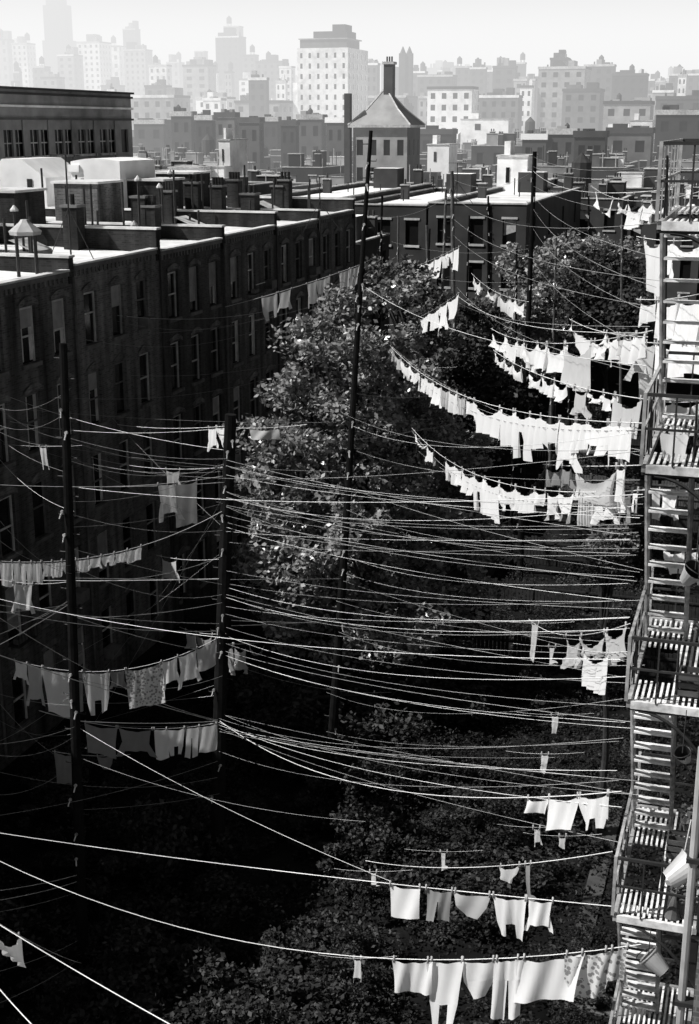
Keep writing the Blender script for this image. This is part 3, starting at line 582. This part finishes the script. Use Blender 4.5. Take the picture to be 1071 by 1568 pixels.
A1=29.8; A2=33.3
bare=[((-10,598,44),(350,690,A2),.25,1),((-10,640,44),(350,655,A2),.3,1),((-10,622,44),(690,640,45),.5,0),((-10,665,44),(505,722,37.5),.3,0),((97,668,A1),(350,702,A2),.2,1),
((-10,742,A1),(350,738,A2),.1,1),((115,746,A1),(985,757,17),.25,1),((350,715,A2),(985,772,17),.4,0),((97,690,A1),(347,800,A2),.25,0),((347,800,A2),(975,850,17),.3,0),((347,830,A2),(905,835,25),.3,0),
((350,762,A2),(982,802,17),.3,0),((108,885,A1),(525,886,37.5),.05,1),((-10,888,32),(338,886,A2),.05,2),((350,900,A2),(965,945,17),.6,1),((350,915,A2),(965,962,17),.6,0),((350,894,A2),(945,920,24),.4,0),
((-10,925,28),(338,955,A2),.15,1),((-10,915,28),(965,1010,17),.5,1),((-10,934,28),(340,966,A2),.2,1),((106,925,A1),(-10,992,26),.05,2),((106,925,A1),(-10,938,26),.05,1),((106,920,A1),(-10,975,26),.05,1),((108,942,A1),(338,1000,A2),.15,1),
((345,940,A2),(965,1002,17),.4,0),((345,960,A2),(962,1046,17),.4,0),((345,985,A2),(958,1082,17),.4,0),((350,975,A2),(960,1036,17),.5,1),((355,950,A2),(502,954,37.5),.02,2),((355,958,A2),(502,950,37.5),.03,1),
((-10,1000,25),(335,1105,A2),.1,2),((-10,940,25),(335,1103,A2),.4,1),((335,1106,A2),(952,1236,16),.45,1),((335,1100,A2),(955,1130,16.5),.6,0),((335,1115,A2),(950,1290,16),.3,0),((335,1120,A2),(850,1160,24),.3,0),((335,1110,A2),(945,1180,16.5),.5,1),
((122,1115,A1),(600,1350,22),.2,1),((122,1104,A1),(335,1104,A2),.1,2),((335,1150,A2),(948,1195,16),.6,0),
((-10,1250,28),(335,1165,A2),.2,0),((-10,1140,28),(122,1110,A1),.1,0),((122,1160,A1),(560,1258,24),.3,0),
((-10,1365,20),(118,1340,A1),.05,1),((-10,1380,20),(118,1350,A1),.05,1),((-10,1398,20),(118,1366,A1),.05,0),((-10,1410,7.2),(300,1590,6.2),.02,2),((-10,1503,7),(70,1590,6.4),.01,2),((-10,1490,18),(120,1440,A1),.1,0),((-10,1540,18),(120,1470,A1),.1,0),
((60,690,45),(985,690,17),1.0,0),((347,690,A2),(700,648,46),.2,0),((545,690,37.5),(980,735,17),.3,0),((530,780,37.5),(978,840,17),.4,0),((515,920,37.5),(962,985,17),.3,0),
((180,483,50),(430,472,58),.4,1),((180,492,50),(420,480,58),.6,0),((240,510,52),(560,440,60),.6,0),((130,520,46),(395,505,56),.6,0),((115,610,42),(470,560,55),.6,0),((200,575,50),(560,520,60),.6,0),
((565,330,60),(700,290,62),.5,0),((560,440,37.5),(990,560,17),.4,1),((700,452,50),(992,510,17),.5,1),((700,440,50),(1000,575,17),.5,0),((700,462,60),(995,500,17),.3,0),
((817,262,58),(1030,290,17),.4,1),((817,255,58),(1035,268,17),.3,0),((817,285,58),(1080,330,25),.4,0),((817,300,58),(1010,395,18),.4,0),((817,320,58),(1005,440,18),.4,0),((695,300,62),(1020,340,18),.7,0),((695,335,62),(1010,430,18),.7,0),((695,360,62),(1000,470,18),.7,0),
((817,350,58),(1000,480,18),.4,0),((817,400,58),(1000,540,18),.4,0),((560,400,62),(817,430,58),.6,0),((600,370,70),(817,380,58),.6,0),((817,240,58),(1071,240,30),.5,0),((695,275,62),(817,262,58),.5,0),((590,520,48),(990,700,17),.5,0),((640,575,46),(985,690,17),.5,0),
((640,690,44),(985,790,17),.5,0),((530,600,37.5),(700,600,46),.3,0),((745,800,40),(978,815,17),.2,0),((-10,1180,30),(335,1190,A2),.4,0),((122,1240,A1),(338,1215,A2),.1,0),((338,1010,A2),(600,1060,40),.4,0),((-10,1060,31),(122,1080,A1),.1,0),((500,1120,37),(948,1135,16.5),.4,0),((500,1060,37),(955,1070,16.5),.5,0)]
for A,B,s,t in bare:
    rope(Line(A,B,s*R(.6,1.0)),[.0038,.0055,.009][t] if A[2]>10 else .004,['roped','rope','rope'][t])
for _ in range(62):
    c=R(0,1)
    if c<.35: a=(345,R(700,1150),A2); b=(R(950,985),a[1]+R(0,130),R(15.5,18.3))
    elif c<.5: a=(R(515,550),R(500,1000),37.5); b=(R(960,995),a[1]+R(-20,150),R(15.5,18.3))
    elif c<.7: a=(R(100,115),R(560,1200),A1); b=(-12,a[1]+R(-120,90),R(24,44))
    elif c<.85: a=(R(-10,200),R(480,1150),44); b=(345,R(650,1150),A2)
    else: a=(108,R(640,1150),A1); b=(345,a[1]+R(-60,60),A2)
    rope(Line(a,b,R(.05,.4)),R(.003,.005),random.choice(['roped','roped','rope']))
# ------------------------------------------------------------ foliage
def leaf_arrays(cen,rad,per,size):
    n=len(cen)*per; c=np.repeat(np.array(cen),per,0); rr=np.repeat(np.array(rad),per)[:,None]
    d=rng.normal(size=(n,3)); d/=np.linalg.norm(d,axis=1)[:,None]; p=c+d*rr*rng.uniform(.2,1.1,(n,1))**.7*np.array([1,1,.75])
    a=rng.normal(size=(n,3)); a[:,2]*=.7; a/=np.linalg.norm(a,axis=1)[:,None]
    nrm=rng.normal(size=(n,3))*.75+np.array([-.45,-.4,.8]); b=np.cross(nrm,a); b/=np.linalg.norm(b,axis=1)[:,None]+1e-6
    s=size*rng.uniform(.5,1.35,(n,1))
    return np.stack([p-a*s*.6,p+b*s*.36-a*s*.05,p+a*s*.6,p-b*s*.36-a*s*.05],1).reshape(-1,3)
def foliage_mesh(name,v,mk):
    n=len(v)//4; me=bpy.data.meshes.new(name)
    me.vertices.add(len(v)); me.vertices.foreach_set('co',v.astype(np.float32).ravel())
    me.loops.add(n*4); me.loops.foreach_set('vertex_index',np.arange(n*4,dtype=np.int32))
    me.polygons.add(n); me.polygons.foreach_set('loop_start',np.arange(0,n*4,4,dtype=np.int32)); me.polygons.foreach_set('loop_total',np.full(n,4,dtype=np.int32))
    me.materials.append(M[mk]); me.update(calc_edges=True); me.validate(); return me
def tree(name,base,lobes,ncl,per,size,mk,tr=.3,crad=(.3,.85)):
    e=empty(name); cen=[];rad=[]
    vol=[l[3]*l[4]*l[5] for l in lobes]; tot=sum(v**.7 for v in vol)
    for l,vv in zip(lobes,vol):
        for _ in range(max(3,int(ncl*vv**.7/tot))):
            d=Vector((random.gauss(0,1),random.gauss(0,1),random.gauss(0,1))).normalized()*R(.35,1.2)
            cen.append((l[0]+d.x*l[3],l[1]+d.y*l[4],l[2]+d.z*l[5])); rad.append(R(*crad))
    me=foliage_mesh('crown',leaf_arrays(cen,rad,per,size),mk); o=bpy.data.objects.new('crown',me); scene.collection.objects.link(o); o.parent=e
    mb=MB(); zt=max(l[2] for l in lobes); cx=sum(l[0] for l in lobes)/len(lobes); cy=sum(l[1] for l in lobes)/len(lobes)
    b=Vector(base); trunk=[b.lerp(Vector((cx,cy,zt)),t)+Vector((math.sin(t*5)*.2,math.cos(t*4)*.2,0)) for t in(0,.15,.3,.45,.6,.8,1)]
    mb.tube(trunk,[tr*1.25,tr,tr*.85,tr*.7,tr*.5,tr*.3,tr*.1],'bark',9)
    for c in random.sample(cen,min(len(cen),34)):
        c=Vector(c); f=max(.1,min(.9,(c.z-b.z)/(zt-b.z)-.22)); i=f*6; s0=trunk[int(i)].lerp(trunk[min(6,int(i)+1)],i-int(i)); m=s0.lerp(c,.5)+Vector((0,0,.3))
        mb.tube([s0,m,c],[tr*.3,tr*.17,tr*.04],'bark',5)
    mb.build('trunk',e); return e
def lobe(a,b,r,ra,rb,rd=None):
    p=loc(a,b,r); u=r/2050; return (p.x,p.y,p.z,ra*u,(rd or ra)*u,rb*u)
LB=[lobe(535,470,46,42,32),lobe(610,455,47,36,26),lobe(500,525,45,55,46),lobe(590,545,47,70,54),lobe(450,595,45,36,40),lobe(540,620,45,85,62),lobe(640,640,48,70,66),lobe(450,680,44,66,52),lobe(560,730,45,105,75),
lobe(690,720,48,66,64),lobe(415,760,43.5,52,55),lobe(480,830,43,100,72),lobe(620,830,46,115,78),lobe(735,820,47,52,60),lobe(395,860,43,38,46),lobe(560,930,45,145,65),lobe(690,920,47,72,55),lobe(440,940,43.5,72,48)]
tb=loc(560,900,45.5); tree('shade_tree',(tb.x,tb.y,0),LB,600,115,.175,'leaf',.32)
LB2=[lobe(600,1040,44,150,70),lobe(450,1060,41,90,70),lobe(700,1080,44,90,60),lobe(520,1130,40,120,60)]
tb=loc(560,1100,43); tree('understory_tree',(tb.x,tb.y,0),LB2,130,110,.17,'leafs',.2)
tb=loc(850,420,85); tree('yard_tree',(tb.x,tb.y,0),[lobe(880,385,85,60,20,60),lobe(820,405,82,50,26,50),lobe(930,385,90,40,18),lobe(830,450,80,50,30),lobe(790,480,76,50,40),lobe(850,500,78,40,30)],140,90,.26,'leaf',.25,(.5,1.1))
tb=loc(930,450,80); tree('yard_tree',(tb.x,tb.y,0),[lobe(940,420,80,50,35),lobe(900,470,74,50,40),lobe(970,480,70,40,40)],80,90,.24,'leafs',.25,(.5,1.1))
tb=loc(720,480,80); tree('yard_tree',(tb.x,tb.y,0),[lobe(730,500,66,50,40),lobe(700,560,62,60,50),lobe(800,560,60,60,40),lobe(760,620,58,60,50)],120,90,.22,'leafs',.25,(.5,1.0))
tb=loc(935,840,36); tree('garden_bush',(tb.x,tb.y,0),[lobe(935,840,36,32,34)],60,110,.10,'leafm',.12,(.2,.4))
tb=loc(640,560,60); tree('yard_tree',(tb.x,tb.y,0),[lobe(620,430,58,50,40),lobe(660,500,56,40,60)],60,90,.2,'leafm',.2)
SH=[]
for i in range(7):
    cen=[];rad=[]
    for _ in range(34):
        a=R(0,6.28); q=R(0,1)**.5*1.5; cen.append((math.cos(a)*q,math.sin(a)*q,R(.1,2.1)*(1-.4*q))); rad.append(R(.15,.5))
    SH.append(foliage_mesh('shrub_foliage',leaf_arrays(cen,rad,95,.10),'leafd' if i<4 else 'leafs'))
def shrub(x,y,s,z=1):
    o=bpy.data.objects.new('shrub',random.choice(SH)); o.location=(x,y,-.1); o.rotation_euler=(0,0,R(-.6,.6)); o.scale=(s,s,s*R(.5,1.1)*z); scene.collection.objects.link(o)
for _ in range(85):
    y=R(21,60); x=R(-21,-4.5); shrub(x,y,R(.5,1.3))
for _ in range(35): shrub(R(-20,-2),R(60,92),R(.8,1.5))
for _ in range(55): shrub(R(-11,-1.6),R(24,58),R(.5,1.0),.6)
for a,b in ((240,1290),(300,1260),(210,1350),(260,1400),(330,1340),(200,1470),(330,1500),(440,1500),(180,1540),(290,1560),(400,1560),(500,1420)):
    p=loc(a,b,28); r=H*28/max(2,H-p.z)*.92; q=loc(a,b,r); shrub(q.x,q.y,R(1.0,1.5))
n=5200; cen=[(R(-22,-.8) if q%2 else R(-12,-.8),R(20,75) if q%2 else R(21,55),R(.02,.22)) for q in range(n)]; rad=[R(.1,.4) for _ in range(n)]
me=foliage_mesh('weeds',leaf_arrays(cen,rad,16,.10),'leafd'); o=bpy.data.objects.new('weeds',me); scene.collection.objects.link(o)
for lv,dx,dy in ((0,.9,.3),(1,.85,.5),(2,.9,1.9),(3,.85,.35),(3,.8,2.4)): pot(XO+dx,YN+dy,levels[lv]+.03,R(.8,1.2))
crate(XO+.55,YN+1.1,levels[1]+.03); crate(XO+.6,YN+.3,levels[2]+.03,.35); crate(XO+.55,YN+1.6,levels[3]+.03); broom(XI-.25,YN+.25,levels[1]+.03); broom(XI-.3,YN+.2,levels[3]+.03)
# ------------------------------------------------------------ fences
def fence(xa,ya,xb,yb,h=1.5,k='wood'):
    mb=MB(); L=math.hypot(xb-xa,yb-ya); n=int(L/.16); dx,dy=(xb-xa)/L,(yb-ya)/L
    for j in range(n):
        if R(0,1)<.05: continue
        x,y=xa+dx*j*.16,ya+dy*j*.16; hh=h+R(-.06,.06); mb.box(x-.055*abs(dx)-.012,y-.055*abs(dy)-.012,.02,x+.055*abs(dx)+.012,y+.055*abs(dy)+.012,hh,k)
    for z in(.4,h-.3): mb.box(min(xa,xb)-.03-.03*abs(dy),min(ya,yb)-.03-.03*abs(dx),z,max(xa,xb)+.03+.03*abs(dy),max(ya,yb)+.03+.03*abs(dx),z+.08,k)
    for j in range(int(L/2.4)+1): x,y=xa+dx*j*2.4,ya+dy*j*2.4; mb.box(x-.06,y-.06,0,x+.06,y+.06,h+.12,k)
    mb.build('board_fence')
fence(-11.4,50,-11.4,95,1.6)
for y in (47.9,54.4,60.9,67.3,73.5,80,86): fence(-11.2,y,-.6,y,1.4,random.choice(['wood','wood','poleL'])); fence(-22.5,y+.3,-11.6,y+.3,1.4)
# ------------------------------------------------------------ light, sky, camera
SD=Vector((-.82,-.48,0)).normalized(); EL=math.radians(48)
sv=Vector((SD.x*math.cos(EL),SD.y*math.cos(EL),math.sin(EL)))
sl=bpy.data.lights.new('sun','SUN'); sl.energy=5; sl.angle=math.radians(.5); sl.color=(1,.99,.975); so=bpy.data.objects.new('sun',sl); so.rotation_euler=sv.to_track_quat('Z','Y').to_euler(); scene.collection.objects.link(so)
w=bpy.data.worlds.new('World'); scene.world=w; w.use_nodes=True; nt=w.node_tree; nt.nodes.clear()
sk=nd(nt,'ShaderNodeTexSky'); sk.sky_type='NISHITA'; sk.sun_disc=False; sk.sun_elevation=EL; sk.sun_rotation=math.atan2(SD.x,SD.y); sk.dust_density=3
bw=nd(nt,'ShaderNodeRGBToBW'); nt.links.new(sk.outputs[0],bw.inputs[0])
tc=nd(nt,'ShaderNodeTexCoord'); sx=nd(nt,'ShaderNodeSeparateXYZ'); nt.links.new(tc.outputs['Generated'],sx.inputs[0])
mr=nd(nt,'ShaderNodeMapRange'); mr.interpolation_type='SMOOTHSTEP'; nt.links.new(sx.outputs[2],mr.inputs[0]); mr.inputs[1].default_value=.05; mr.inputs[2].default_value=.24; mr.inputs[3].default_value=14.8; mr.inputs[4].default_value=0
sm=mth(nt,'ADD',mth(nt,'MULTIPLY',bw.outputs[0],.38),mr.outputs[0])
bg=nd(nt,'ShaderNodeBackground'); bg.inputs[1].default_value=.06; nt.links.new(sm,bg.inputs[0]); wo=nd(nt,'ShaderNodeOutputWorld'); nt.links.new(bg.outputs[0],wo.inputs[0])
cd=bpy.data.cameras.new('camera'); cd.sensor_fit='VERTICAL'; cd.sensor_height=36; cd.lens=36*F/1568; cd.clip_start=.1; cd.clip_end=12000
co=bpy.data.objects.new('camera',cd); co.location=(0,0,H); co.rotation_euler=(math.pi/2-PITCH,0,YAW); scene.collection.objects.link(co); scene.camera=co
scene.view_settings.view_transform='Standard'; scene.view_settings.look='None'; scene.view_settings.exposure=0
